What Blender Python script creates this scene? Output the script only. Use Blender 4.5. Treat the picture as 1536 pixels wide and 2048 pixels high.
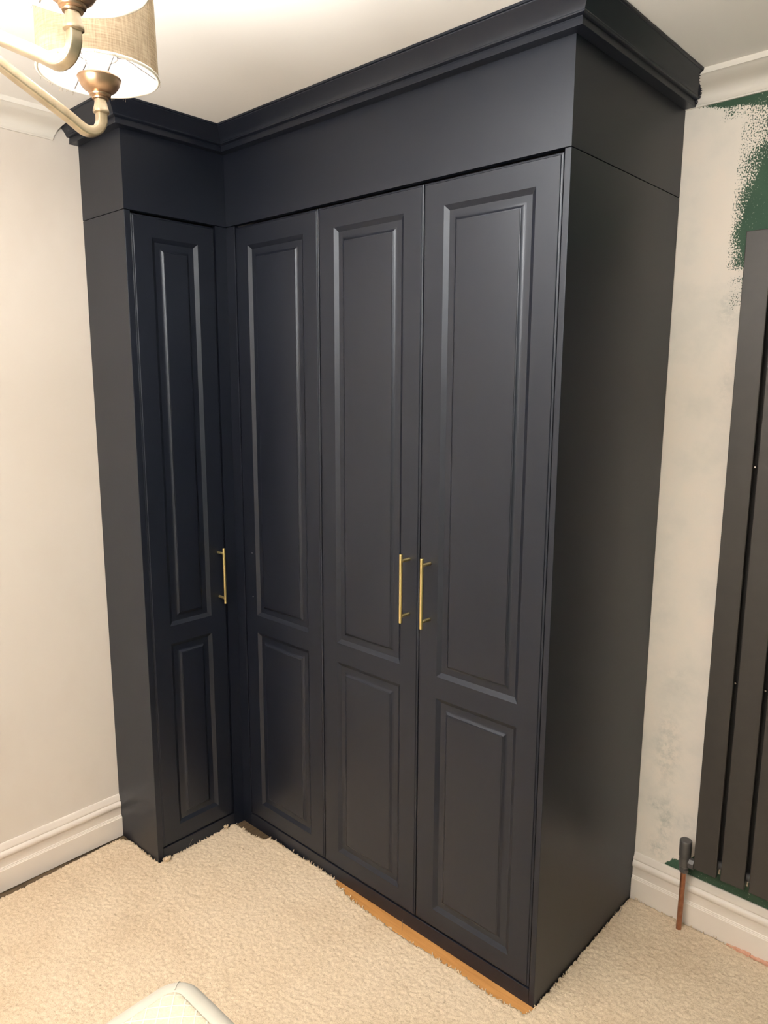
import bpy, bmesh, math, random
import numpy as np
from mathutils import Vector, Matrix
random.seed(7); rng = np.random.default_rng(7)
S = bpy.context.scene
COL = S.collection
for o in list(bpy.data.objects): bpy.data.objects.remove(o, do_unlink=True)

# ------------------------------------------------------------ camera
YAW, PIT, ROL, FPX = -0.7446, -0.1716, 0.0038, 1470.92
CAM = Vector((2.0946, -1.5043, 1.6169))
F = Vector((math.sin(YAW)*math.cos(PIT), math.cos(YAW)*math.cos(PIT), math.sin(PIT)))
R0 = Vector((math.cos(YAW), -math.sin(YAW), 0)); U0 = R0.cross(F)
R = math.cos(ROL)*R0 + math.sin(ROL)*U0; U = -math.sin(ROL)*R0 + math.cos(ROL)*U0
cd = bpy.data.cameras.new('camera'); cam = bpy.data.objects.new('camera', cd); COL.objects.link(cam)
cd.sensor_fit = 'VERTICAL'; cd.sensor_height = 36; cd.sensor_width = 27; cd.lens = FPX/2048*36; cd.clip_start = .02
cam.matrix_world = Matrix(((R.x, U.x, -F.x, CAM.x), (R.y, U.y, -F.y, CAM.y), (R.z, U.z, -F.z, CAM.z), (0, 0, 0, 1)))
S.camera = cam
# ------------------------------------------------------------ light and exposure
w = bpy.data.worlds.new('world'); S.world = w; w.use_nodes = True
w.node_tree.nodes['Background'].inputs[0].default_value = (.9, .85, .8, 1)
w.node_tree.nodes['Background'].inputs[1].default_value = .02
S.view_settings.view_transform = 'Standard'; S.view_settings.look = 'None'
S.view_settings.gamma = 1; S.view_settings.use_curve_mapping = False
S.view_settings.exposure = 0.0
BULB = 22.0
BULB_COL = (1.0, .985, .965, 1)
UPTHROW = 17.0      # watts each lamp sends up through its open shade top
# fill light added behind the viewer, aimed up to brighten ceiling and room
fl = bpy.data.lights.new('added_fill', 'AREA'); fl.shape = 'DISK'; fl.size = .5; fl.energy = 108; fl.color = (1, .985, .965)
flo = bpy.data.objects.new('added_fill', fl); COL.objects.link(flo); flo.location = (1.5, -2.2, 1.6); flo.rotation_euler = (math.pi, 0, 0)

# ------------------------------------------------------------ dimensions (metres)
A, B, C, D = .3566, .2582, 1.2484, .5962      # return depth, return width, run length, run depth
ZS, ZF, H = 2.12, 2.3405, 2.4045              # seam, frieze top, ceiling
ZB = .0507
X1, X2, X3, X4 = .0471, .445, .8393, 1.231
XR, YF = 3.0, -3.2                            # far walls behind the camera

# ------------------------------------------------------------ materials
def nmat(name):
    m = bpy.data.materials.new(name); m.use_nodes = True
    nt = m.node_tree; return m, nt, nt.nodes['Principled BSDF']
def N(nt, typ, **kw):
    n = nt.nodes.new(typ)
    for k, v in kw.items():
        if k.startswith('i_'):
            n.inputs[k[2:].replace('_', ' ')].default_value = v
        else: setattr(n, k, v)
    return n
def coords(nt, scale=(1, 1, 1)):
    t = N(nt, 'ShaderNodeTexCoord'); mp = N(nt, 'ShaderNodeMapping'); mp.inputs['Scale'].default_value = scale
    nt.links.new(t.outputs['Object'], mp.inputs['Vector']); return mp.outputs['Vector']
def noise(nt, vec, scale, detail=3, rough=.5):
    n = N(nt, 'ShaderNodeTexNoise'); n.inputs['Scale'].default_value = scale
    n.inputs['Detail'].default_value = detail; n.inputs['Roughness'].default_value = rough
    nt.links.new(vec, n.inputs['Vector']); return n.outputs['Fac']
def ramp(nt, fac, stops):
    r = N(nt, 'ShaderNodeValToRGB'); e = r.color_ramp.elements
    while len(e) < len(stops): e.new(.5)
    for i, (p, c) in enumerate(stops):
        e[i].position = p; e[i].color = (*c, 1) if len(c) == 3 else c
    nt.links.new(fac, r.inputs['Fac']); return r.outputs['Color']
def mixc(nt, fac, a, b, mode='MIX'):
    m = N(nt, 'ShaderNodeMix', data_type='RGBA', blend_type=mode)
    for s, v in ((m.inputs[0], fac), (m.inputs[6], a), (m.inputs[7], b)):
        if hasattr(v, 'is_linked') or isinstance(v, bpy.types.NodeSocket): nt.links.new(v, s)
        elif isinstance(v, (int, float)): s.default_value = v
        else: s.default_value = (*v, 1)
    return m.outputs[2]
def math_(nt, op, a, b=None, clamp=False):
    m = N(nt, 'ShaderNodeMath', operation=op); m.use_clamp = clamp
    for s, v in ((m.inputs[0], a), (m.inputs[1], b)):
        if v is None: continue
        if isinstance(v, (int, float)): s.default_value = v
        else: nt.links.new(v, s)
    return m.outputs[0]
def bump(nt, bs, h, strength, dist):
    b = N(nt, 'ShaderNodeBump'); b.inputs['Strength'].default_value = strength; b.inputs['Distance'].default_value = dist
    nt.links.new(h, b.inputs['Height']); nt.links.new(b.outputs['Normal'], bs.inputs['Normal'])
def simple(name, c1, c2, scale, rough, metal=0, bs_=.1, bd=.001, det=3, spec=None):
    m, nt, bs = nmat(name); v = coords(nt); n = noise(nt, v, scale, det)
    nt.links.new(ramp(nt, n, [(.3, c1), (.7, c2)]), bs.inputs['Base Color'])
    bs.inputs['Roughness'].default_value = rough; bs.inputs['Metallic'].default_value = metal
    if spec is not None: bs.inputs['Specular IOR Level'].default_value = spec
    if bs_: bump(nt, bs, noise(nt, v, scale*6, 2), bs_, bd)
    return m

M_NAVY = simple('navy_satin_paint', (.0042, .0056, .0115), (.0050, .0064, .0125), 3, .43, 0, .04, .0004, spec=.56)
M_EDGE = simple('navy_moulded_edge', (.0042, .0056, .0115), (.0050, .0064, .0125), 3, .40, 0, .03, .0004, spec=.60)
for m_ in (M_NAVY, M_EDGE): m_.node_tree.nodes['Principled BSDF'].inputs['Specular Tint'].default_value = (.84, .91, 1, 1)
M_BRASS = simple('satin_brass', (.88, .69, .31), (.93, .75, .37), 40, .36, 1, .05, .0002)
M_CEIL = simple('ceiling_paint', (.86, .82, .77), (.88, .84, .79), 4, .9, 0, .05, .0005)
M_COVE = simple('coving_gloss', (.72, .67, .60), (.76, .71, .64), 6, .55, 0, .05, .0004)
M_SKIRT = simple('skirting_eggshell', (.78, .70, .63), (.83, .76, .69), 5, .4, 0, .06, .0004)
M_RAD = simple('anthracite_powder', (.028, .0245, .0215), (.032, .028, .0245), 30, .52, 0, .08, .0002)
M_RADB = simple('anthracite_rear_parts', (.03, .028, .027), (.034, .031, .03), 30, .6, 0, 0)  # anthracite of the rear panels, header tubes and brackets
M_VALVE = simple('valve_anthracite', (.075, .07, .068), (.09, .085, .082), 60, .4, .2, .05, .0002)
M_COPPER = simple('aged_copper', (.30, .13, .075), (.42, .20, .12), 60, .38, .85, .1, .0002)
M_CHROME = simple('chrome', (.6, .58, .56), (.7, .68, .66), 50, .2, 1, 0)
M_CAULK = simple('caulk', (.72, .66, .58), (.80, .74, .66), 200, .8, 0, .2, .001)
M_ANTQ = simple('pale_antique_brass', (.46, .36, .235), (.58, .47, .32), 70, .34, .75, .06, .0002)
M_CUP = simple('coppery_brass', (.44, .28, .17), (.54, .36, .23), 70, .33, .85, .06, .0002)
M_SLEEVE = simple('cream_candle_sleeve', (.85, .80, .70), (.88, .83, .73), 40, .5, 0, 0)
M_WIRE = simple('shade_wire', (.20, .18, .16), (.24, .22, .20), 90, .4, .6, 0)
M_JERSEY = simple('grey_knit_border', (.47, .44, .375), (.52, .49, .42), 14, .9, 0, .3, .0006)
M_DIVAN = simple('divan_fabric', (.40, .38, .35), (.45, .43, .40), 60, .95, 0, .3, .001)
M_PINK = simple('brick_dust_plaster', (.60, .30, .20), (.72, .42, .30), 120, .95, 0, .4, .002)

def left_wall_mat():
    m, nt, bs = nmat('scuffed_cream_wall'); v = coords(nt)
    big = noise(nt, coords(nt, (1, 1, .6)), 2.2, 4, .6)
    c = ramp(nt, big, [(.35, (.69, .62, .55)), (.5, (.73, .665, .60)), (.65, (.72, .65, .58))])
    sc = ramp(nt, noise(nt, v, 38, 5, .7), [(.70, (0, 0, 0)), (.80, (1, 1, 1))])
    c = mixc(nt, math_(nt, 'MULTIPLY', sc, .25), c, (.52, .46, .42))
    nt.links.new(c, bs.inputs['Base Color']); bs.inputs['Roughness'].default_value = .85
    bump(nt, bs, noise(nt, v, 160, 3), .12, .0008); return m
def back_wall_mat():
    m, nt, bs = nmat('primer_over_green_wall'); v = coords(nt)
    at = N(nt, 'ShaderNodeAttribute', attribute_name='green'); th = N(nt, 'ShaderNodeAttribute', attribute_name='thin')
    fine = noise(nt, coords(nt, (1, 1, .8)), 270, 2, .6)
    f = math_(nt, 'MULTIPLY', math_(nt, 'SUBTRACT', fine, .34), 3.1)
    g = math_(nt, 'SUBTRACT', math_(nt, 'MULTIPLY', at.outputs['Fac'], 1.25), f)
    g = math_(nt, 'MULTIPLY', math_(nt, 'MULTIPLY', g, 4, True), math_(nt, 'MULTIPLY', at.outputs['Fac'], 8, True), True)
    patch = noise(nt, v, 7, 4, .6)
    prim = ramp(nt, patch, [(.35, (.78, .73, .66)), (.52, (.85, .78, .70)), (.68, (.88, .79, .70))])
    green = ramp(nt, noise(nt, v, 12, 3), [(.35, (.030, .075, .045)), (.65, (.038, .088, .052))])
    rag = noise(nt, v, 45, 5, .75)
    tf = math_(nt, 'MULTIPLY', th.outputs['Fac'], ramp(nt, rag, [(.42, (0, 0, 0)), (.62, (1, 1, 1))]))
    prim = mixc(nt, math_(nt, 'MULTIPLY', tf, .55), prim, (.30, .34, .31))
    c = mixc(nt, g, prim, green)
    nt.links.new(c, bs.inputs['Base Color']); bs.inputs['Roughness'].default_value = .8
    h = math_(nt, 'ADD', math_(nt, 'MULTIPLY', noise(nt, v, 150, 3), .5), math_(nt, 'MULTIPLY', fine, at.outputs['Fac']))
    bump(nt, bs, h, .35, .0012); return m
def carpet_mat():
    m, nt, bs = nmat('beige_twist_carpet'); v = coords(nt)
    fine = noise(nt, v, 330, 3, .7); mid = noise(nt, v, 90, 3, .6); big = noise(nt, v, 3.2, 4, .6)
    c = ramp(nt, fine, [(.32, (.44, .33, .215)), (.46, (.70, .565, .41)), (.60, (.82, .68, .51)), (.72, (.92, .80, .63))])
    c = mixc(nt, .5, c, ramp(nt, mid, [(.35, (.60, .47, .33)), (.6, (.80, .66, .49))]))
    c = mixc(nt, .55, c, ramp(nt, big, [(.32, (.80, .74, .68)), (.5, (.95, .93, .90)), (.66, (1, 1, 1))]), 'MULTIPLY')
    sp = ramp(nt, noise(nt, v, 55, 2, .4), [(.765, (0, 0, 0)), (.79, (1, 1, 1))])
    c = mixc(nt, math_(nt, 'MULTIPLY', sp, .5), c, (.22, .16, .11))
    nt.links.new(c, bs.inputs['Base Color']); bs.inputs['Roughness'].default_value = 1
    bs.inputs['Specular IOR Level'].default_value = .1
    bump(nt, bs, fine, .6, .003); return m
def wood_mat(name, dark, light, axis):
    m, nt, bs = nmat(name)
    sc = (1.2, 14, 14) if axis == 'x' else (14, 1.2, 14)
    n = noise(nt, coords(nt, sc), 6, 5, .6)
    nt.links.new(ramp(nt, n, [(.3, dark), (.7, light)]), bs.inputs['Base Color'])
    bs.inputs['Roughness'].default_value = .6; bump(nt, bs, n, .2, .001); return m
def linen_mat(name, c1, c2, inner=False):
    m, nt, bs = nmat(name); nt.nodes.remove(bs); out = nt.nodes['Material Output']
    v = coords(nt)
    wa = N(nt, 'ShaderNodeTexNoise'); wa.inputs['Scale'].default_value = 1; wa.inputs['Detail'].default_value = 2
    nt.links.new(coords(nt, (500, 500, 60)), wa.inputs['Vector'])
    wb = N(nt, 'ShaderNodeTexNoise'); wb.inputs['Scale'].default_value = 1; wb.inputs['Detail'].default_value = 2
    nt.links.new(coords(nt, (50, 50, 700)), wb.inputs['Vector'])
    h = math_(nt, 'ADD', wa.outputs['Fac'], wb.outputs['Fac'])
    c = ramp(nt, math_(nt, 'MULTIPLY', h, .5), [(.38, c1), (.62, c2)])
    d = N(nt, 'ShaderNodeBsdfDiffuse'); t = N(nt, 'ShaderNodeBsdfTranslucent'); mx = N(nt, 'ShaderNodeMixShader')
    nt.links.new(c, d.inputs['Color']); nt.links.new(c, t.inputs['Color'])
    mx.inputs[0].default_value = .05 if inner else .26
    nt.links.new(d.outputs[0], mx.inputs[1]); nt.links.new(t.outputs[0], mx.inputs[2]); nt.links.new(mx.outputs[0], out.inputs['Surface'])
    b = N(nt, 'ShaderNodeBump'); b.inputs['Strength'].default_value = .3; b.inputs['Distance'].default_value = .0006
    nt.links.new(h, b.inputs['Height']); nt.links.new(b.outputs['Normal'], d.inputs['Normal']); return m
def bulb_mat():
    m, nt, bs = nmat('lit_bulb'); bs.inputs['Base Color'].default_value = (1, 1, 1, 1)
    v = coords(nt); n = noise(nt, v, 20, 1)
    nt.links.new(mixc(nt, n, BULB_COL[:3], BULB_COL[:3]), bs.inputs['Emission Color'])
    bs.inputs['Emission Strength'].default_value = BULB; return m
def quilt_mat():
    m, nt, bs = nmat('diamond_quilted_fabric')
    t = N(nt, 'ShaderNodeTexCoord'); sx = N(nt, 'ShaderNodeSeparateXYZ'); nt.links.new(t.outputs['Object'], sx.inputs[0])
    def lines(sign):
        a = math_(nt, 'ADD', sx.outputs[0], math_(nt, 'MULTIPLY', sx.outputs[1], sign))
        k = math_(nt, 'FRACT', math_(nt, 'MULTIPLY', a, 1/.034))
        return math_(nt, 'ABSOLUTE', math_(nt, 'SUBTRACT', k, .5))
    l = math_(nt, 'MINIMUM', lines(1.15), lines(-.87))
    li = ramp(nt, l, [(.045, (1, 1, 1)), (.085, (0, 0, 0))])
    fz = noise(nt, coords(nt), 260, 3)
    base = ramp(nt, fz, [(.35, (.56, .49, .36)), (.65, (.64, .57, .44))])
    nt.links.new(mixc(nt, li, base, (.72, .68, .56)), bs.inputs['Base Color'])
    bs.inputs['Roughness'].default_value = .95
    bump(nt, bs, math_(nt, 'ADD', math_(nt, 'MULTIPLY', fz, .3), li), .5, .002); return m
M_LWALL = left_wall_mat(); M_BWALL = back_wall_mat(); M_CARPET = carpet_mat()
M_PLAIN = simple('plain_cream_wall', (.70, .64, .57), (.76, .70, .63), 3, .9, 0, 0)
M_GREENW = simple('bounce_cut_green', (.030, .075, .045), (.038, .088, .052), 5, .8, 0, 0)  # green given to the unseen right wall to cut light bounced onto the wardrobe
M_SUB = wood_mat('brown_subfloor', (.035, .024, .013), (.12, .078, .04), 'y')
M_OAK = wood_mat('orange_oak_board', (.40, .175, .045), (.58, .28, .085), 'x')
M_LINEN = linen_mat('oatmeal_linen', (.27, .205, .135), (.43, .34, .235)); M_LINING = linen_mat('white_shade_lining', (.40, .40, .41), (.45, .45, .46), True)
M_FLAP = linen_mat('linen_overlap', (.22, .16, .10), (.34, .26, .17)); M_BULB = bulb_mat(); M_QUILT = quilt_mat()

# ------------------------------------------------------------ builders
def mesh_obj(name, verts, faces, mat, parent=None, smooth=None, bev=0, loc=None):
    me = bpy.data.meshes.new(name); me.from_pydata([tuple(v) for v in verts], [], faces)
    bm = bmesh.new(); bm.from_mesh(me); bmesh.ops.remove_doubles(bm, verts=bm.verts, dist=1e-6)
    bmesh.ops.recalc_face_normals(bm, faces=bm.faces); bm.to_mesh(me); bm.free()
    if mat: me.materials.append(mat)
    if smooth is not None:
        me.shade_smooth(); me.set_sharp_from_angle(angle=math.radians(smooth))
    o = bpy.data.objects.new(name, me); COL.objects.link(o)
    if loc: o.location = loc
    if parent: o.parent = parent
    if bev:
        b = o.modifiers.new('bevel', 'BEVEL'); b.width = bev; b.segments = 2; b.limit_method = 'ANGLE'; b.angle_limit = math.radians(40)
    return o
def boxg(x0, x1, y0, y1, z0, z1):
    v = [(x, y, z) for x in (x0, x1) for y in (y0, y1) for z in (z0, z1)]
    f = [(0, 1, 3, 2), (4, 6, 7, 5), (0, 4, 5, 1), (2, 3, 7, 6), (0, 2, 6, 4), (1, 5, 7, 3)]
    return v, f
def join(*gs):
    V, Fc = [], []
    for v, f in gs:
        k = len(V); V += list(v); Fc += [tuple(i+k for i in q) for q in f]
    return V, Fc
def box(name, x0, x1, y0, y1, z0, z1, mat, parent=None, bev=0):
    v, f = boxg(x0, x1, y0, y1, z0, z1); return mesh_obj(name, v, f, mat, parent, None, bev)
def sweep(sections, closed_ends=True):
    n = len(sections[0]); V = [p for s in sections for p in s]; Fc = []
    for k in range(len(sections)-1):
        for i in range(n):
            j = (i+1) % n; Fc.append((k*n+i, k*n+j, (k+1)*n+j, (k+1)*n+i))
    if closed_ends:
        Fc.append(tuple(range(n))); Fc.append(tuple((len(sections)-1)*n+i for i in range(n)))
    return V, Fc
def lathe(prof, n=40, ox=0, oy=0, closed=False):
    V, Fc = [], []
    for k in range(n):
        a = 2*math.pi*k/n
        for r, z in prof: V.append((ox+r*math.cos(a), oy+r*math.sin(a), z))
    m = len(prof)
    for k in range(n):
        for i in range(m if closed else m-1):
            j = (i+1) % m; k2 = (k+1) % n
            Fc.append((k*m+i, k2*m+i, k2*m+j, k*m+j))
    if not closed:
        for i in (0, m-1):
            if prof[i][0] > 1e-5: Fc.append(tuple(k*m+i for k in range(n)))
    return V, Fc
def tube(pts, r, n=12, square=False):
    pts = [Vector(p) for p in pts]; secs = []; up = Vector((0, 0, 1)); last = None
    for i, p in enumerate(pts):
        t = (pts[min(i+1, len(pts)-1)]-pts[max(i-1, 0)]).normalized()
        if last is None:
            a = t.cross(up); a = a if a.length > .05 else t.cross(Vector((1, 0, 0)))
            a.normalize()
        else: a = (last - t*last.dot(t)).normalized()
        last = a; b = t.cross(a); s = []
        for k in range(n):
            q = 2*math.pi*(k+.5)/n; cx, sy = math.cos(q), math.sin(q)
            if square:
                e = .32; cx = math.copysign(abs(cx)**e, cx); sy = math.copysign(abs(sy)**e, sy)
            s.append(p + a*cx*r + b*sy*r)
        secs.append(s)
    return sweep(secs)
def empty(name, loc=(0, 0, 0)):
    o = bpy.data.objects.new(name, None); COL.objects.link(o); o.location = loc; o.empty_display_size = .1; return o
def tag(o, label=None, cat=None, group=None, kind=None):
    if label: o['label'] = label
    if cat: o['category'] = cat
    if group: o['group'] = group
    if kind: o['kind'] = kind
    return o
def st(o, label, cat='room'): return tag(o, label, cat, None, 'structure')

# ------------------------------------------------------------ room
def cuts(vals, lo, hi, step):
    out = list(vals); k = int(round((hi-lo)/step)); out += [lo+(hi-lo)*i/k for i in range(k+1)]
    return sorted(set(round(x, 5) for x in out))
floor = box('floor', -B-.1, XR+.1, YF-.1, D+.1, -.1, 0, M_SUB); st(floor, 'brown wooden subfloor showing in the gap beside the carpet', 'floor')
ceil = box('ceiling', -B-.1, XR+.1, YF-.1, D+.1, H, H+.1, M_CEIL); st(ceil, 'plain off-white painted ceiling above the wardrobe', 'ceiling')
wl = box('wall_left', -B-.1, -B, YF-.1, D+.1, 0, H, M_LWALL); st(wl, 'scuffed cream wall left of the wardrobe', 'wall')
st(box('wall_front', -B, XR, YF-.1, YF, 0, H, M_PLAIN), 'cream wall behind the viewer', 'wall')
st(box('wall_right', XR, XR+.1, YF-.1, D+.1, 0, H, M_GREENW), 'unseen wall far right of the radiator, coloured dark green to cut bounce light', 'wall')
# back wall with its patchy paint: a fine grid where the primer stops
xs = cuts([-B, XR], 1.2, 1.7, .004); zs = cuts([0, H], .1, 2.4, .006)
V = [(x, D, z) for z in zs for x in xs]; nx = len(xs)
Fc = [(j*nx+i, j*nx+i+1, (j+1)*nx+i+1, (j+1)*nx+i) for j in range(len(zs)-1) for i in range(nx-1)]
nb = len(V); bv, bf = boxg(-B, XR, D, D+.1, 0, H)
V += bv; Fc += [tuple(i+nb for i in q) for q in bf if q != (0, 4, 5, 1)]
me = bpy.data.meshes.new('wall_back'); me.from_pydata(V, [], Fc); me.materials.append(M_BWALL)
def sm(a, b, x):
    t = min(1, max(0, (x-a)/(b-a))); return t*t*(3-2*t)
def interp(x, xp, fp): return float(np.interp(x, xp, fp))
def green(x, z):
    g = 0
    edge = 2.336-.19*(x-1.29) + .002*math.sin(x*60)
    g = max(g, sm(edge-.002, edge+.006, z)*(1 if x > 1.27 else 0))
    if x > 1.335: g = max(g, .55*sm(1.335, 1.37, x)*sm(2.285, 2.30, z)*(.8+.2*math.sin(x*80)))
    xl = interp(z, [1.9, 1.93, 2.0, 2.1, 2.2, 2.3], [1.393, 1.381, 1.385, 1.389, 1.392, 1.397])
    xg = interp(z, [1.9, 2.0, 2.07, 2.12, 2.16, 2.21, 2.3], [1.435, 1.409, 1.420, 1.435, 1.447, 1.468, 1.60])
    fade = sm(1.905, 1.93, z)
    if z > 1.9:
        st_ = .30+.42*sm(xl, xg, x)
        g = max(g, fade*(st_*sm(xl-.004, xl+.006, x) if x < xg else sm(xg-.012, xg+.006, x)))
        bandw = .5+.5*math.sin((z-x*.4)*75)
        if x < xg: g *= (.82+.3*bandw)
    elif z > 1.78: g = max(g, .40*sm(1.385, 1.41, x)*sm(1.78, 1.86, z)*(.7+.3*math.sin(z*90)))
    if x > 1.45 and z < 2.05: g = 1
    if z < .27 and x > 1.335:
        tp = interp(x, [1.335, 1.350, 1.362, 1.375, 1.400, 1.412, 1.43, 1.46], [.150, .172, .186, .193, .194, .205, .232, .26])+.002*math.sin(x*300)
        g = max(g, 1-sm(tp-.003, tp+.003, z))
    return g
def thin(x, z):
    t = 0
    for cx, cz, rx, rz, a in ((1.325, .53, .034, .10, .8), (1.335, .30, .022, .08, 1), (1.31, .345, .04, .018, .9), (1.32, .205, .03, .03, .9), (1.39, .32, .03, .03, .4),
                              (1.40, 1.82, .03, .05, .6), (1.41, 1.62, .02, .06, .3), (1.34, .75, .05, .06, .2)):
        q = ((x-cx)/rx)**2+((z-cz)/rz)**2; t = max(t, a*math.exp(-q))
    return t
ga = me.attributes.new('green', 'FLOAT', 'POINT'); ta = me.attributes.new('thin', 'FLOAT', 'POINT')
ga.data.foreach_set('value', [green(v[0], v[2]) if v[0] > 1.19 else 0 for v in V]); ta.data.foreach_set('value', [thin(v[0], v[2]) if v[0] > 1.19 else 0 for v in V])
bw = bpy.data.objects.new('wall_back', me); COL.objects.link(bw); st(bw, 'wall with patchy white primer over dark green paint behind the radiator', 'wall')

# skirting boards (projection, height)
SK = [(0, 0.004), (.017, .004), (.018, .076), (.0155, .0775), (.0155, .0795), (.0135, .081), (.0135, .0835), (.0115, .0855), (.0115, .112),
      (.0125, .114), (.0155, .118), (.0168, .123), (.0165, .129), (.0135, .134), (.0095, .1365), (.0095, .139), (.0105, .1405), (.0095, .148), (.0065, .154), (.006, .159), (.004, .1615), (0, .1615)]
st(mesh_obj('baseboard_left', *sweep([[(-B+p, y, z) for p, z in SK] for y in (YF, -A-.001)]), M_SKIRT, None, 35), 'cream moulded skirting board on the left wall', 'skirting')
st(mesh_obj('baseboard_back', *sweep([[(x, D-p, z) for p, z in SK] for x in (C+.001, XR)]), M_SKIRT, None, 35), 'cream moulded skirting board under the radiator', 'skirting')
# coving (projection, drop)
CV = [(0, -.0650), (.0055, -.0650), (.0060, -.0640), (.0060, -.0610), (.0042, -.0598), (.0030, -.0560), (.0032, -.0500), (.0050, -.0430), (.0090, -.0365), (.0150, -.0318), (.0240, -.0282),
      (.0350, -.0258), (.0470, -.0235), (.0590, -.0205), (.0680, -.0170), (.0735, -.0142), (.0755, -.0137), (.0790, -.0133), (.0790, 0), (0, 0)]
def cov_at(z):  # projection of the coving at height z
    dz = z-H; pts = [(b_, a_) for a_, b_ in CV[1:-1]]
    return float(np.interp(dz, [q[0] for q in pts], [q[1] for q in pts]))
def lend(z):
    t = min(1, max(0, (z-(H-.065))/.045)); return -.437+t*.022
c1 = mesh_obj('trim_1', *sweep([[(-B+p, YF, H+z) for p, z in CV], [(-B+p, lend(H+z), H+z) for p, z in CV]]), M_COVE, None, 30)
st(c1, 'off-white coving along the top of the left wall', 'coving')
c2 = mesh_obj('trim_2', *sweep([[(x, D-p, H+z) for p, z in CV] for x in (C+.0005, XR)]), M_COVE, None, 30)
st(c2, 'off-white coving above the green painted wall', 'coving')

# ------------------------------------------------------------ wardrobe doors
def rect_loop(x0, x1, z0, z1, ins, y): return [(x0+ins, y, z0+ins), (x1-ins, y, z0+ins), (x1-ins, y, z1-ins), (x0+ins, y, z1-ins)]
def loops(x0, x1, z0, z1, prof, cap):
    V, Fc = [], []
    for ins, y in prof: V += rect_loop(x0, x1, z0, z1, ins, y)
    for k in range(len(prof)-1):
        for i in range(4):
            j = (i+1) % 4; Fc.append((k*4+i, k*4+j, k*4+4+j, k*4+4+i))
    if cap: b = (len(prof)-1)*4; Fc.append((b, b+1, b+2, b+3))
    return V, Fc
SLOPE = [(0, 0), (.0125, .0075)]
PANEL = [(.0125, .0075), (.0262, .0075), (.0285, .0072), (.0310, .0065), (.0335, .0053), (.0355, .0040), (.0372, .0025), (.0382, .0014), (.0386, .0012), (.0404, .0011), (.0408, .0002), (.0420, .0001)]
PZ = ((.1133, .7657), (.8272, 2.0521)); DZ = (.0540, 2.1125); STILE = .0645
def door_geo(w):
    z0, z1 = DZ; gs = []
    gs.append(loops(0, w, z0, z1, [(0, .020), (0, .0035), (.0012, .0028), (.0045, .0022), (.0055, .0006), (.0062, 0)], False))
    e = .0062
    xa, xb = STILE, w-STILE; zz = [z0+e, PZ[0][0], PZ[0][1], PZ[1][0], PZ[1][1], z1-e]
    V, Fc = [], []
    def quad(a, b, c, d):
        k = len(V); V.extend([(a, 0, c), (b, 0, c), (b, 0, d), (a, 0, d)]); Fc.append((k, k+1, k+2, k+3))
    for i in range(5):
        quad(e, xa, zz[i], zz[i+1]); quad(xb, w-e, zz[i], zz[i+1])
        if i % 2 == 0: quad(xa, xb, zz[i], zz[i+1])
    gs.append((V, Fc))
    for a, b in PZ: gs.append(loops(xa, xb, a, b, SLOPE, False))
    gs.append(([(0, .02, z0), (w, .02, z0), (w, .02, z1), (0, .02, z1)], [(0, 1, 2, 3)]))
    return join(*gs)
def place(verts, face, off):
    # door space (x along the door, y into the cabinet) to the room
    if face == 'main': return [(x+off, y, z) for x, y, z in verts]
    return [(-y, off+x, z) for x, y, z in verts]      # return unit door looks along +x
def handle_geo(px, zc):
    r = .005; g = []
    g.append(tube([(px, -.035, zc-.0975), (px, -.035, zc-.0965), (px, -.035, zc+.0965), (px, -.035, zc+.0975)], r, 20))
    for s in (-.0785, .0785): g.append(tube([(px, .0, zc+s), (px, -.0015, zc+s), (px, -.031, zc+s)], .0047, 18))
    return join(*g)
def make_door(parent, face, off, w, handle=None, holes=None, label=None):
    v, f = door_geo(w); d = mesh_obj('door', place(v, face, off), f, M_NAVY, parent)
    for a, b in PZ:
        v, f = loops(STILE, w-STILE, a, b, PANEL, True); mesh_obj('raised_panel', place(v, face, off), f, M_EDGE, d, 32)
    if handle:
        px, zc = handle; v, f = handle_geo(px, zc)
        h = mesh_obj('handle', place(v, face, off), f, M_BRASS, d, 40, .0006); h['label'] = 'satin brass bar handle on two posts'
    if holes:
        for px, z in holes:
            v, f = lathe([(0, -.0004), (.0012, -.0004), (.0016, 0.0002), (.0016, .003)], 12)
            v = [(px+a, c, z+b) for a, b, c in v]; hh = mesh_obj('screw_hole', place(v, face, off), f, M_CAULK, d, 40); hh['label'] = 'tiny pale drilled hole'
    if label: d['label'] = label
    return d
G = .0015
main = empty('fitted_wardrobe', (C/2, D/2, 0)); main.location = (0, 0, 0)
tag(main, 'navy fitted wardrobe with three tall panelled doors facing the room and two brass handles', 'wardrobe', 'navy fitted wardrobes')
make_door(main, 'main', X1+G, X2-X1-2*G, holes=((.0448, 1.0455), (.0440, .8907)), label='door without a handle, next to the inner corner')
w2 = X3-X2-2*G; make_door(main, 'main', X2+G, w2, handle=(.8040-X2-G, 1.0635))
w3 = X4-X3-2*G; make_door(main, 'main', X3+G, w3, handle=(.8780-X3-G, 1.0635))
ZSP = ZS-.0009
box('side_panel', X4+.0018, C, 0, D-.001, .001, ZSP, M_NAVY, main, .0013)
box('filler_strip', -.0178, X1-.0018, .0005, .018, .001, ZSP, M_NAVY, main, .0010)
box('plinth', X1-.0012, X4+.0012, .0003, .018, .001, ZB, M_NAVY, main, .0009)
box('carcass_back', 0.001, C-.018, .55, D-.001, .001, ZSP, M_NAVY, main)
box('carcass_shelf', 0.001, C-.018, .024, .549, ZS-.0215, ZS-.003, M_NAVY, main)
def prism(name, poly, z0, z1, mat, parent):
    n = len(poly); V = [(x, y, z) for z in (z0, z1) for x, y in poly]
    return mesh_obj(name, V, [tuple(range(n)), tuple(range(n, 2*n))]+[(i, (i+1) % n, n+(i+1) % n, n+i) for i in range(n)], mat, parent)
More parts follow.
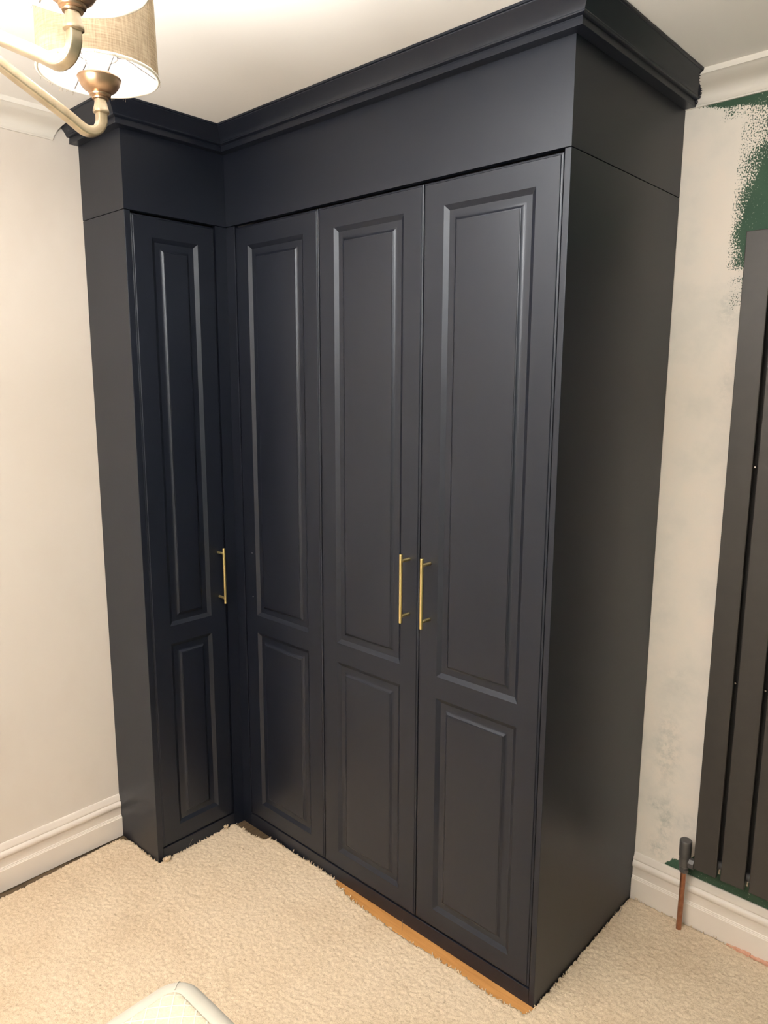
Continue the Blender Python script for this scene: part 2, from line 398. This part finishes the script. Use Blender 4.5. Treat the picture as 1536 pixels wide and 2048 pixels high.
prism('frieze_panel', [(-.0195, .0002), (C, 0), (C-.018, .018), (-.0195, .018)], ZS+.0009, H-.0005, M_NAVY, main)
prism('side_frieze', [(C, 0), (C, D-.001), (C-.018, D-.001), (C-.018, .018)], ZS+.0009, H-.0005, M_NAVY, main)

ret = empty('return_wardrobe', (0, 0, 0))
tag(ret, 'narrow navy return wardrobe with one tall door at the left wall', 'wardrobe', 'navy fitted wardrobes')
wl_ = .3365-.0436-2*G
make_door(ret, 'ret', -.3365+G, wl_, handle=(.3365-G-.0742, .9675))
YE = -A
box('end_panel', -B+.001, 0, YE, -.3365-.0003, .001, ZSP, M_NAVY, ret, .0013)
box('filler_strip', -.018, 0, -.0436+.0018, .0003, .001, ZSP, M_NAVY, ret)
box('plinth', -.018, -.0003, -.3365, -.0436+.0012, .001, ZB, M_NAVY, ret, .0009)
box('carcass_back', -B+.001, -B+.019, YE+.0210, D-.001, .001, ZSP, M_NAVY, ret)
box('carcass_shelf', -B+.0195, -.022, YE+.0210, .0, ZS-.0215, ZS-.003, M_NAVY, ret)
prism('frieze_panel', [(0, YE), (0, .0), (-.018, .0), (-.018, YE+.018)], ZS+.0009, H-.0005, M_NAVY, ret)
prism('end_frieze', [(-B+.001, YE), (0, YE), (-.018, YE+.018), (-B+.001, YE+.018)], ZS+.0009, H-.0005, M_NAVY, ret)

# ------------------------------------------------------------ cornice (projection, height)
CP = [(.0002, 2.3400), (.0280, 2.3400), (.0284, 2.3408), (.0275, 2.3545), (.0268, 2.3552), (.0268, 2.3572), (.0300, 2.3580), (.0335, 2.3582), (.0362, 2.3594), (.0372, 2.3612), (.0372, 2.3632)]
for k in range(1, 10):
    a = k/9; CP.append((.0372+.0300*(a**1.18), 2.3632+.0335*(a**.96)))
CP += [(.0676, 2.3985), (.0712, 2.3992), (.0717, 2.4000), (.0717, H-.0004), (.0002, H-.0004)]
cor = empty('cornice', (0, 0, 0)); tag(cor, 'navy stepped cornice moulding running along the wardrobe tops at the ceiling', 'cornice')
def cpiece(fa, fb): return mesh_obj('moulding_length', *sweep([[fa(o, z) for o, z in CP], [fb(o, z) for o, z in CP]]), M_EDGE, cor, 28)
cpiece(lambda o, z: (-B+.0008, -A-o, z), lambda o, z: (o, -A-o, z))
cpiece(lambda o, z: (o, -A-o, z), lambda o, z: (o, -o, z))
cpiece(lambda o, z: (o, -o, z), lambda o, z: (C+o, -o, z))
cpiece(lambda o, z: (C+o, -o, z), lambda o, z: (C+o, D-cov_at(z)-.0012+.0011*math.sin(z*2400), z))
# torn caulk on the two scribed ends
caulk = mesh_obj('caulk_blob', *join(
    tube([(-B+.001, -.4270, 2.3930), (-B+.005, -.4255, 2.3880), (-B+.010, -.4215, 2.3865), (-B+.016, -.4205, 2.3885), (-B+.022, -.4190, 2.3850), (-B+.027, -.4180, 2.3865)], .0017, 8),
    tube([(-B+.004, -.4260, 2.3830), (-B+.007, -.4225, 2.3865), (-B+.007, -.4240, 2.3930), (-B+.003, -.4280, 2.3960)], .0020, 8)), M_CAULK, cor, 60)
caulk['label'] = 'torn string of white caulk'
sp = []
for k in range(16):
    z = 2.346+.0033*k; o_ = float(np.interp(z, [q[1] for q in CP[3:]], [q[0] for q in CP[3:]])); y = D-cov_at(z)
    l = .003+.005*random.random()
    sp.append(tube([(C+o_-.002, y-.004, z), (C+o_+.002, y-.003-.002*random.random(), z+.001), (C+o_+.002+l*.5, y-.002, z+.001+l*.5)], .0011, 5))
jag = mesh_obj('ragged_sealant', *join(*sp), M_NAVY, cor, 60); jag['kind'] = 'stuff'

# ------------------------------------------------------------ radiator
RX0, PITCH, SW = 1.4485, .0750, .0672
RZ0, RZ1 = .2385, 1.9965
NR = 6
rad = empty('radiator', (RX0+NR*PITCH/2, D-.04, 0)); rad.location = (0, 0, 0)
tag(rad, 'tall anthracite vertical flat-panel radiator on the green wall', 'radiator')
FY = D-.078
proto = None; YC = D
v, f = boxg(RX0+.004, RX0+SW, FY, FY+.012, RZ0, RZ1); proto = mesh_obj('front_panel', v, f, M_RAD, rad, None, .0022)
v, f = boxg(RX0-.001, RX0+SW+.003, FY+.040, FY+.050, RZ0+.02, RZ1-.02); rear = mesh_obj('rear_panel', v, f, M_RADB, rad, None, .002)
for k in range(1, NR):
    for p_ in (proto, rear):
        c_ = p_.copy(); COL.objects.link(c_); c_.parent = rad; c_.location.x = k*PITCH
for z in (RZ0+.03, RZ1-.06): mesh_obj('header_tube', *tube([(RX0+.004, FY+.026, z), (RX0+NR*PITCH-.012, FY+.026, z)], .0135, 16), M_RADB, rad, 40)
for x, z in ((RX0+SW+.0038, 1.4113), (RX0+SW+.0038, .8232), (RX0+PITCH+SW+.0038, .824)):
    s_ = mesh_obj('screw_head', *tube([(x, FY+.020, z), (x, FY+.008, z)], .0024, 10), M_CHROME, rad, 40)
for k in range(2):
    x = RX0+SW+k*PITCH+.004; g_ = mesh_obj('bleed_plug', *tube([(x, FY+.014, RZ0+.010), (x, FY+.013, RZ0+.026)], .0034, 10), M_CHROME, rad, 40)
for x in (RX0+.12, RX0+.33):
    for z in (RZ0+.25, RZ1-.25): box('wall_bracket', x-.012, x+.012, FY+.0505, D-.0005, z-.02, z+.02, M_RADB, rad)

# valve and pipe
PX, PY = 1.4185, D-.052
val = empty('radiator_valve', (PX, PY, .2)); val.location = (0, 0, 0)
tag(val, 'anthracite corner radiator valve on top of the copper pipe', 'valve')
mesh_obj('valve_cap', *lathe([(0, .3020), (.0155, .3020), (.0168, .3005), (.0172, .2985), (.0172, .2520), (.0165, .2505), (0, .2505)], 32, PX, PY), M_VALVE, val, 40)
mesh_obj('valve_body', *join(lathe([(0, .2500), (.0150, .2500), (.0155, .248), (.0155, .222), (.0135, .219), (.0128, .2185), (.0128, .2125), (0, .2125)], 32, PX, PY),
     tube([(PX+.006, PY-.000, .236), (PX+.016, PY, .236)], .0105, 20)), M_VALVE, val, 40)
mesh_obj('union_nut', *tube([(PX+.0160, PY-.004, .238), (PX+.0170, PY-.004, .238), (PX+.030, PY-.004, .238), (PX+.031, PY-.004, .238)], .0160, 8), M_VALVE, val, None, .001)
mesh_obj('compression_nut', *lathe([(0, .2122), (.0135, .2122), (.0138, .2110), (.0138, .2010), (.0125, .1995), (0, .1995)], 6, PX, PY), M_VALVE, val, None, .0008)
mesh_obj('tail_connector', *tube([(PX+.034, PY+.001, .236), (PX+.044, PY+.002, .240), (RX0+.02, PY+.004, .2665)], .0065, 12), M_CHROME, val, 40)
pipe = mesh_obj('copper_pipe', *tube([(PX-.001, PY-.0005, .0), (PX-.0005, PY, .1), (PX, PY, .2)], .0078, 20), M_COPPER, None, 40)
tag(pipe, 'aged copper pipe rising from the carpet to the radiator valve', 'pipe')

# ------------------------------------------------------------ floor pieces and carpet
oak = mesh_obj('oak_strip', *sweep([[(x, .0, 0.0002), (x, y, 0.0002), (x, y, .0045), (x, y+.002, .0055), (x, .0, .0055)] for x, y in ((.50, -.040), (1.2, -.0465), (1.236, -.040), (1.2465, -.030), (1.2484, -.012))]), M_OAK, None)
tag(oak, 'orange-brown oak board strip between the carpet and the wardrobe plinth', 'floorboard')
pk = mesh_obj('plaster_debris', *join(*[boxg(1.545+i*.021, 1.568+i*.021, D-.026-.002*(i % 3), D-.0175, .0002, .012+.002*((i*7) % 3)) for i in range(12)]), M_PINK)
tag(pk, 'pinkish plaster crumbs at the foot of the skirting under the radiator', 'rubble', None, 'stuff')

EDGE = [(-.2215, -3.19), (-.2150, -.93), (-.2070, -.7935), (-.2082, -.70), (-.2143, -.60), (-.2223, -.4561), (-.2220, -.385), (-.185, -.3600), (-.0939, -.3590), (-.04, -.3600), (-.0113, -.3590), (.0035, -.3585),
        (.0030, -.330), (.0010, -.3050), (.0020, -.222), (.0010, -.111), (.0025, -.0869), (.0032, -.0441), (.0465, -.0422), (.1053, -.0415), (.1557, -.0311), (.1681, -.0115), (.2284, -.0080), (.3392, -.0060), (.4541, -.0050),
        (.498, -.0060), (.5189, -.0190), (.6154, -.0391), (.739, -.0443), (.8245, -.0492), (.9161, -.0440), (1.0135, -.0415), (1.1103, -.0460), (1.173, -.0436), (1.2436, -.0338), (1.2505, -.0213), (1.2520, .0286),
        (1.2530, .10), (1.2530, .27), (1.2520, .5414), (1.2515, .5700), (1.265, .5760), (1.50, .5765), (1.56, .5720), (1.62, .5680), (1.75, .5660), (1.9, .5700), (2.98, .5700), (2.98, -3.19)]
def inside(px, py, poly):
    r = np.zeros(px.shape, bool); n = len(poly)
    for i in range(n):
        x0, y0 = poly[i]; x1, y1 = poly[(i+1) % n]
        if y0 == y1: continue
        cnd = ((y0 > py) != (y1 > py)) & (px < (x1-x0)*(py-y0)/(y1-y0)+x0); r ^= cnd
    return r
st_ = .004
gx = np.arange(-.225, 1.760, st_); gy = np.arange(-1.08, .580, st_)
XX, YY = np.meshgrid(gx, gy)
jit = rng.normal(0, .0011, XX.shape)
ins = inside(XX+st_/2+jit, YY+st_/2+rng.normal(0, .0011, XX.shape), EDGE)
ins[-1, :] = False; ins[:, -1] = False
def blur(a, k=1):
    for _ in range(k):
        a = (a+np.roll(a, 1, 0)+np.roll(a, -1, 0)+np.roll(a, 1, 1)+np.roll(a, -1, 1))/5
    return a
ZZ = .0095+rng.uniform(-.0021, .0021, XX.shape)+.12*blur(rng.normal(0, .012, XX.shape), 6)
PXX = XX+rng.uniform(-.0013, .0013, XX.shape); PYY = YY+rng.uniform(-.0013, .0013, XX.shape)
idx = -np.ones(XX.shape, int); use = np.zeros(XX.shape, bool)
jj, ii = np.nonzero(ins)
for dj in (0, 1):
    for di in (0, 1): use[jj+dj, ii+di] = True
idx[use] = np.arange(use.sum()); nv = int(use.sum())
top = np.stack([PXX[use], PYY[use], ZZ[use]], 1)
q = np.stack([idx[jj, ii], idx[jj, ii+1], idx[jj+1, ii+1], idx[jj+1, ii]], 1)
bot = top.copy(); bot[:, 2] = .0004
sides = []
for j, i in zip(jj, ii):
    a, b, c_, d_ = idx[j, i], idx[j, i+1], idx[j+1, i+1], idx[j+1, i]
    if j == 0 or not ins[j-1, i]: sides.append((a, a+nv, b+nv, b))
    if not ins[j, i+1]: sides.append((b, b+nv, c_+nv, c_))
    if not ins[j+1, i]: sides.append((c_, c_+nv, d_+nv, d_))
    if i == 0 or not ins[j, i-1]: sides.append((d_, d_+nv, a+nv, a))
verts = np.concatenate([top, bot]); faces = np.concatenate([q, np.array(sides)])
# plain slabs of the same carpet beyond the part in view
slabs = [(-.219, 2.98, -3.19, gy[0]-.001), (gx[-1]+.001, 2.98, gy[0]-.001, .570)]
for a, b, c_, d_ in slabs:
    v, f = boxg(a, b, c_, d_, .0004, .0095); k = len(verts)
    verts = np.concatenate([verts, np.array(v)]); faces = np.concatenate([faces, np.array(f)+k])
me = bpy.data.meshes.new('carpet'); me.vertices.add(len(verts)); me.vertices.foreach_set('co', verts.ravel().astype(np.float32))
me.loops.add(faces.size); me.loops.foreach_set('vertex_index', faces.ravel().astype(np.int32))
me.polygons.add(len(faces)); me.polygons.foreach_set('loop_start', np.arange(0, faces.size, 4, dtype=np.int32))
me.update(calc_edges=True); me.validate(); me.materials.append(M_CARPET)
carpet = bpy.data.objects.new('carpet', me); COL.objects.link(carpet); tag(carpet, 'beige twist-pile carpet with ragged cut edges around the wardrobe', 'carpet')
# cut tufts along the carpet edge
tv = []
edge_pts = []
for i in range(6, 44):
    (x0, y0), (x1, y1) = EDGE[i], EDGE[i+1]; L = math.hypot(x1-x0, y1-y0); n = max(1, int(L/.006))
    for k in range(n):
        t = random.random(); edge_pts.append((x0+(x1-x0)*t, y0+(y1-y0)*t))
for x, y in edge_pts:
    if random.random() < .45: continue
    a = random.uniform(0, 6.28); l = random.uniform(.003, .007); r = random.uniform(.0010, .0019)
    if x > 1.245 and y > 0: x += .003
    if -.25 < x < 0.01 and y < -.34: y -= .003
    tv.append(tube([(x, y, .006), (x+math.cos(a)*l*.5, y+math.sin(a)*l*.5, .0105), (x+math.cos(a)*l*.9, y+math.sin(a)*l*.9, .0125+random.uniform(-.002, .003))], r, 5))
for cx, cy in ((.012, -.338), (.016, -.330), (.010, -.326), (.006, -.085)):
    for _ in range(14):
        a = random.uniform(0, 6.28); tv.append(tube([(cx+random.uniform(-.004, .004), cy+random.uniform(-.007, .007), .008), (cx+math.cos(a)*.004, cy+math.sin(a)*.006, .016), (cx+math.cos(a)*.006, cy+math.sin(a)*.009, .022)], .0018, 5))
tf = mesh_obj('cut_tufts', *join(*tv), M_CARPET, carpet); tf['kind'] = 'stuff'
fb = mesh_obj('loose_fibre', *join(tube([(.006, -.245, .012), (.006, -.236, .026), (.008, -.226, .040)], .0006, 5), tube([(.815, -.030, .010), (.812, -.024, .026), (.811, -.022, .040)], .0006, 5),
     tube([(1.262, .47, .010), (1.262, .486, .022), (1.258, .50, .034)], .0006, 5)), M_WIRE, carpet, 60); fb['kind'] = 'stuff'

# ------------------------------------------------------------ mattress corner
MX, MY, MZ, MB = .936, -.824, .500, .25
MX1, MY1 = MX+.92, MY-1.9
base = box('divan_base', MX+.02, MX1-.02, MY1+.02, MY-.02, .0145, MB-.001, M_DIVAN, None, .02)
tag(base, 'low upholstered divan base under the mattress', 'bed base')
def rr(x0, x1, y0, y1, ins, z, r, n=8):
    x0 += ins; x1 -= ins; y0 += ins; y1 -= ins; r = max(r-ins*.8, .004); out = []
    for cx, cy, a0 in ((x1-r, y1-r, 0), (x0+r, y1-r, 90), (x0+r, y0+r, 180), (x1-r, y0+r, 270)):
        for k in range(n+1):
            a = math.radians(a0+90*k/n); out.append((cx+r*math.cos(a), cy+r*math.sin(a), z))
    return out
RIM = [(.010, MB), (.004, MB+.012), (.0, MB+.10), (.0, MZ-.075), (.003, MZ-.050), (.009, MZ-.031), (.018, MZ-.016), (.029, MZ-.006), (.041, MZ-.001), (.052, MZ+.0005), (.056, MZ-.001)]
mat_ = mesh_obj('mattress', *sweep([rr(MX, MX1, MY1, MY, i_, z, .068) for i_, z in RIM], True), M_JERSEY, None, 50)
tag(mat_, 'pale mattress corner with grey knit border and diamond-quilted top in the foreground', 'mattress')
TOP = [(.0562, MZ-.001), (.0570, MZ+.0015), (.061, MZ+.004), (.068, MZ+.0055), (.09, MZ+.0065)]
qt = mesh_obj('quilted_top', *sweep([rr(MX, MX1, MY1, MY, i_, z, .068) for i_, z in TOP], True), M_QUILT, mat_, 50); qt['label'] = 'cream diamond-quilted top fabric'
def cpt(i_, z, off=.0004):
    r = max(.068-i_*.8, .004); return (MX+i_+r*(1-.70711)-off, MY-i_-r*(1-.70711)+off, z+off)
seam = mesh_obj('corner_seam', *tube([cpt(i_, z) for i_, z in RIM[1:-1]][::-1], .0013, 6), M_JERSEY, mat_, 60)

# ------------------------------------------------------------ chandelier
HX, HY = 1.140, -1.198; RA = .199
ch = empty('chandelier', (HX, HY, H)); ch.location = (0, 0, 0)
tag(ch, 'antique brass chandelier with curved arms and lit linen drum shades', 'chandelier')
mesh_obj('ceiling_rose', *lathe([(0, H-.0005), (.055, H-.0005), (.055, H-.006), (.045, H-.016), (.02, H-.026), (.008, H-.032), (0, H-.032)], 40, HX, HY), M_ANTQ, ch, 40)
mesh_obj('centre_column', *lathe([(0, H-.030), (.006, H-.030), (.006, 2.20), (.012, 2.19), (.018, 2.17), (.012, 2.15), (.009, 2.13), (.009, 2.09), (.016, 2.08), (.026, 2.06), (.028, 2.035), (.022, 2.01), (.012, 1.995), (.014, 1.985), (.008, 1.972), (0, 1.968)], 40, HX, HY), M_ANTQ, ch, 40)
a0 = math.atan2(-1.0-HY, 1.129-HX)
def arm_pts():
    pts = [(RA, 1.961), (RA, 1.958), (RA, 1.955)]
    cx, cz, r = RA-.020, 1.955, .020
    for k in range(1, 13):
        a = -math.radians(10*k*1.0); pts.append((cx+r*math.cos(a), cz+r*math.sin(a)))
    pts += [(RA-.045, 1.9455), (RA-.13, 1.9840), (.022, 2.0035)]
    return pts
CUP = [(0, 1.9690), (.0082, 1.9690), (.0100, 1.9698), (.0102, 1.9716), (.0096, 1.9735), (.0082, 1.9785), (.0074, 1.9830), (.0074, 1.9852), (.0100, 1.9858), (.0105, 1.9872), (.0098, 1.9884), (.0104, 1.9890), (.0128, 1.9898), (.0134, 1.9915),
       (.0126, 1.9930), (.0142, 1.9938), (.0160, 1.9946), (.0200, 1.9975), (.0235, 2.0020), (.0256, 2.0070), (.0262, 2.0092), (.0272, 2.0100), (.0270, 2.0112), (.0256, 2.0112), (.0244, 2.0085), (.0200, 2.0025), (.0140, 2.0002), (0, 2.0002)]
CUP = [(r_, z_-.008) for r_, z_ in CUP]
SB, SH, SR0, SR1 = 2.0070, .102, .0735, .0712
for k in range(5):
    a = a0+2*math.pi*k/5; cx, cy = HX+RA*math.cos(a), HY+RA*math.sin(a)
    arm = mesh_obj('arm', *tube([(HX+r*math.cos(a), HY+r*math.sin(a), z) for r, z in arm_pts()], .0062, 16, True), M_ANTQ, ch, 50)
    mesh_obj('candle_cup', *lathe(CUP[:8]+[(0, CUP[7][1])], 40, cx, cy), M_ANTQ, arm, 40)
    mesh_obj('drip_pan', *lathe([(0, CUP[8][1]-.0002)]+CUP[8:], 44, cx, cy), M_CUP, arm, 40)
    mesh_obj('candle_sleeve', *lathe([(0, 1.9922), (.0135, 1.9922), (.0135, 2.0230), (0, 2.0230)], 32, cx, cy), M_SLEEVE, arm, 40)
    bp = [(0, 2.0232)]+[(.0215*math.sin(t)+.002, 2.0500-.0230*math.cos(t)) for t in [math.pi*j/14 for j in range(2, 13)]]+[(0, 2.0735)]
    mesh_obj('bulb', *lathe(bp, 24, cx, cy), M_BULB, arm, 60)
    sh = mesh_obj('lamp_shade', *lathe([(SR0, SB), (SR1, SB+SH), (SR1-.0004, SB+SH), (SR0-.0004, SB)], 72, cx, cy, True), M_LINEN, ch, 40)
    ln = mesh_obj('shade_lining', *lathe([(SR0-.0012, SB+.0005), (SR1-.0012, SB+SH-.0005), (SR1-.0016, SB+SH-.0005), (SR0-.0016, SB+.0005)], 72, cx, cy, True), M_LINING, sh, 40)
    rim = [(SR0-.0006+.0022*math.cos(t), SB+.0022*math.sin(t)) for t in [math.pi*j/4 for j in range(8)]]
    mesh_obj('rolled_hem', *lathe(rim, 72, cx, cy, True), M_SLEEVE, sh, 60)
    # fitter ring and three wires
    ring = [(.0235+.0012*math.cos(t), 2.0300+.0018*math.sin(t)) for t in [math.pi*j/4 for j in range(8)]]
    wa = math.atan2(CAM.y-cy, CAM.x-cx)
    gs = [lathe(ring, 40, cx, cy, True)]
    for j, d_ in enumerate((-.50, 1.55, 3.6)):
        q_ = wa+d_; c_, s_ = math.cos(q_), math.sin(q_)
        gs.append(tube([(cx+.024*c_, cy+.024*s_, 2.030), (cx+.034*c_, cy+.034*s_, 2.030), (cx+.0715*c_, cy+.0715*s_, 2.0090)], .0009, 6))
    for d_ in (.5, 2.6, 4.7): gs.append(tube([(cx+.0130*math.cos(d_), cy+.0130*math.sin(d_), 2.010), (cx+.0235*math.cos(d_), cy+.0235*math.sin(d_), 2.029)], .0009, 6))
    mesh_obj('shade_carrier', *join(*gs), M_WIRE, sh, 50)
    up = bpy.data.lights.new('upward_glow', 'AREA'); up.shape = 'DISK'; up.size = .11; up.energy = UPTHROW; up.color = BULB_COL[:3]; up.spread = math.radians(170)
    upo = bpy.data.objects.new('upward_glow', up); COL.objects.link(upo); upo.location = (cx, cy, SB+SH-.012); upo.rotation_euler = (math.pi, 0, 0); upo.parent = sh
    # overlapping side seam
    fa = wa+1.02
    V = []; nseg = 6
    for j in range(nseg+1):
        q_ = fa+j*.030
        for r_, z in ((SR0+.0012, SB+.001), (SR1+.0012, SB+SH-.001), (SR1+.0002, SB+SH-.001), (SR0+.0002, SB+.001)): V.append((cx+r_*math.cos(q_), cy+r_*math.sin(q_), z))
    secs = [V[j*4:j*4+4] for j in range(nseg+1)]
    mesh_obj('side_seam', *sweep(secs), M_FLAP, sh)
    if k in (0, 4, 1):
        hs = []
        for _ in range(46):
            q_ = random.uniform(0, 6.283); r_ = SR0+.0012; l = random.uniform(.002, .006)
            hs.append(tube([(cx+r_*math.cos(q_), cy+r_*math.sin(q_), SB), (cx+(r_+.001)*math.cos(q_+.01), cy+(r_+.001)*math.sin(q_+.01), SB-l)], .00022, 4))
        fr = mesh_obj('frayed_threads', *join(*hs), M_LINEN, sh); fr['kind'] = 'stuff'
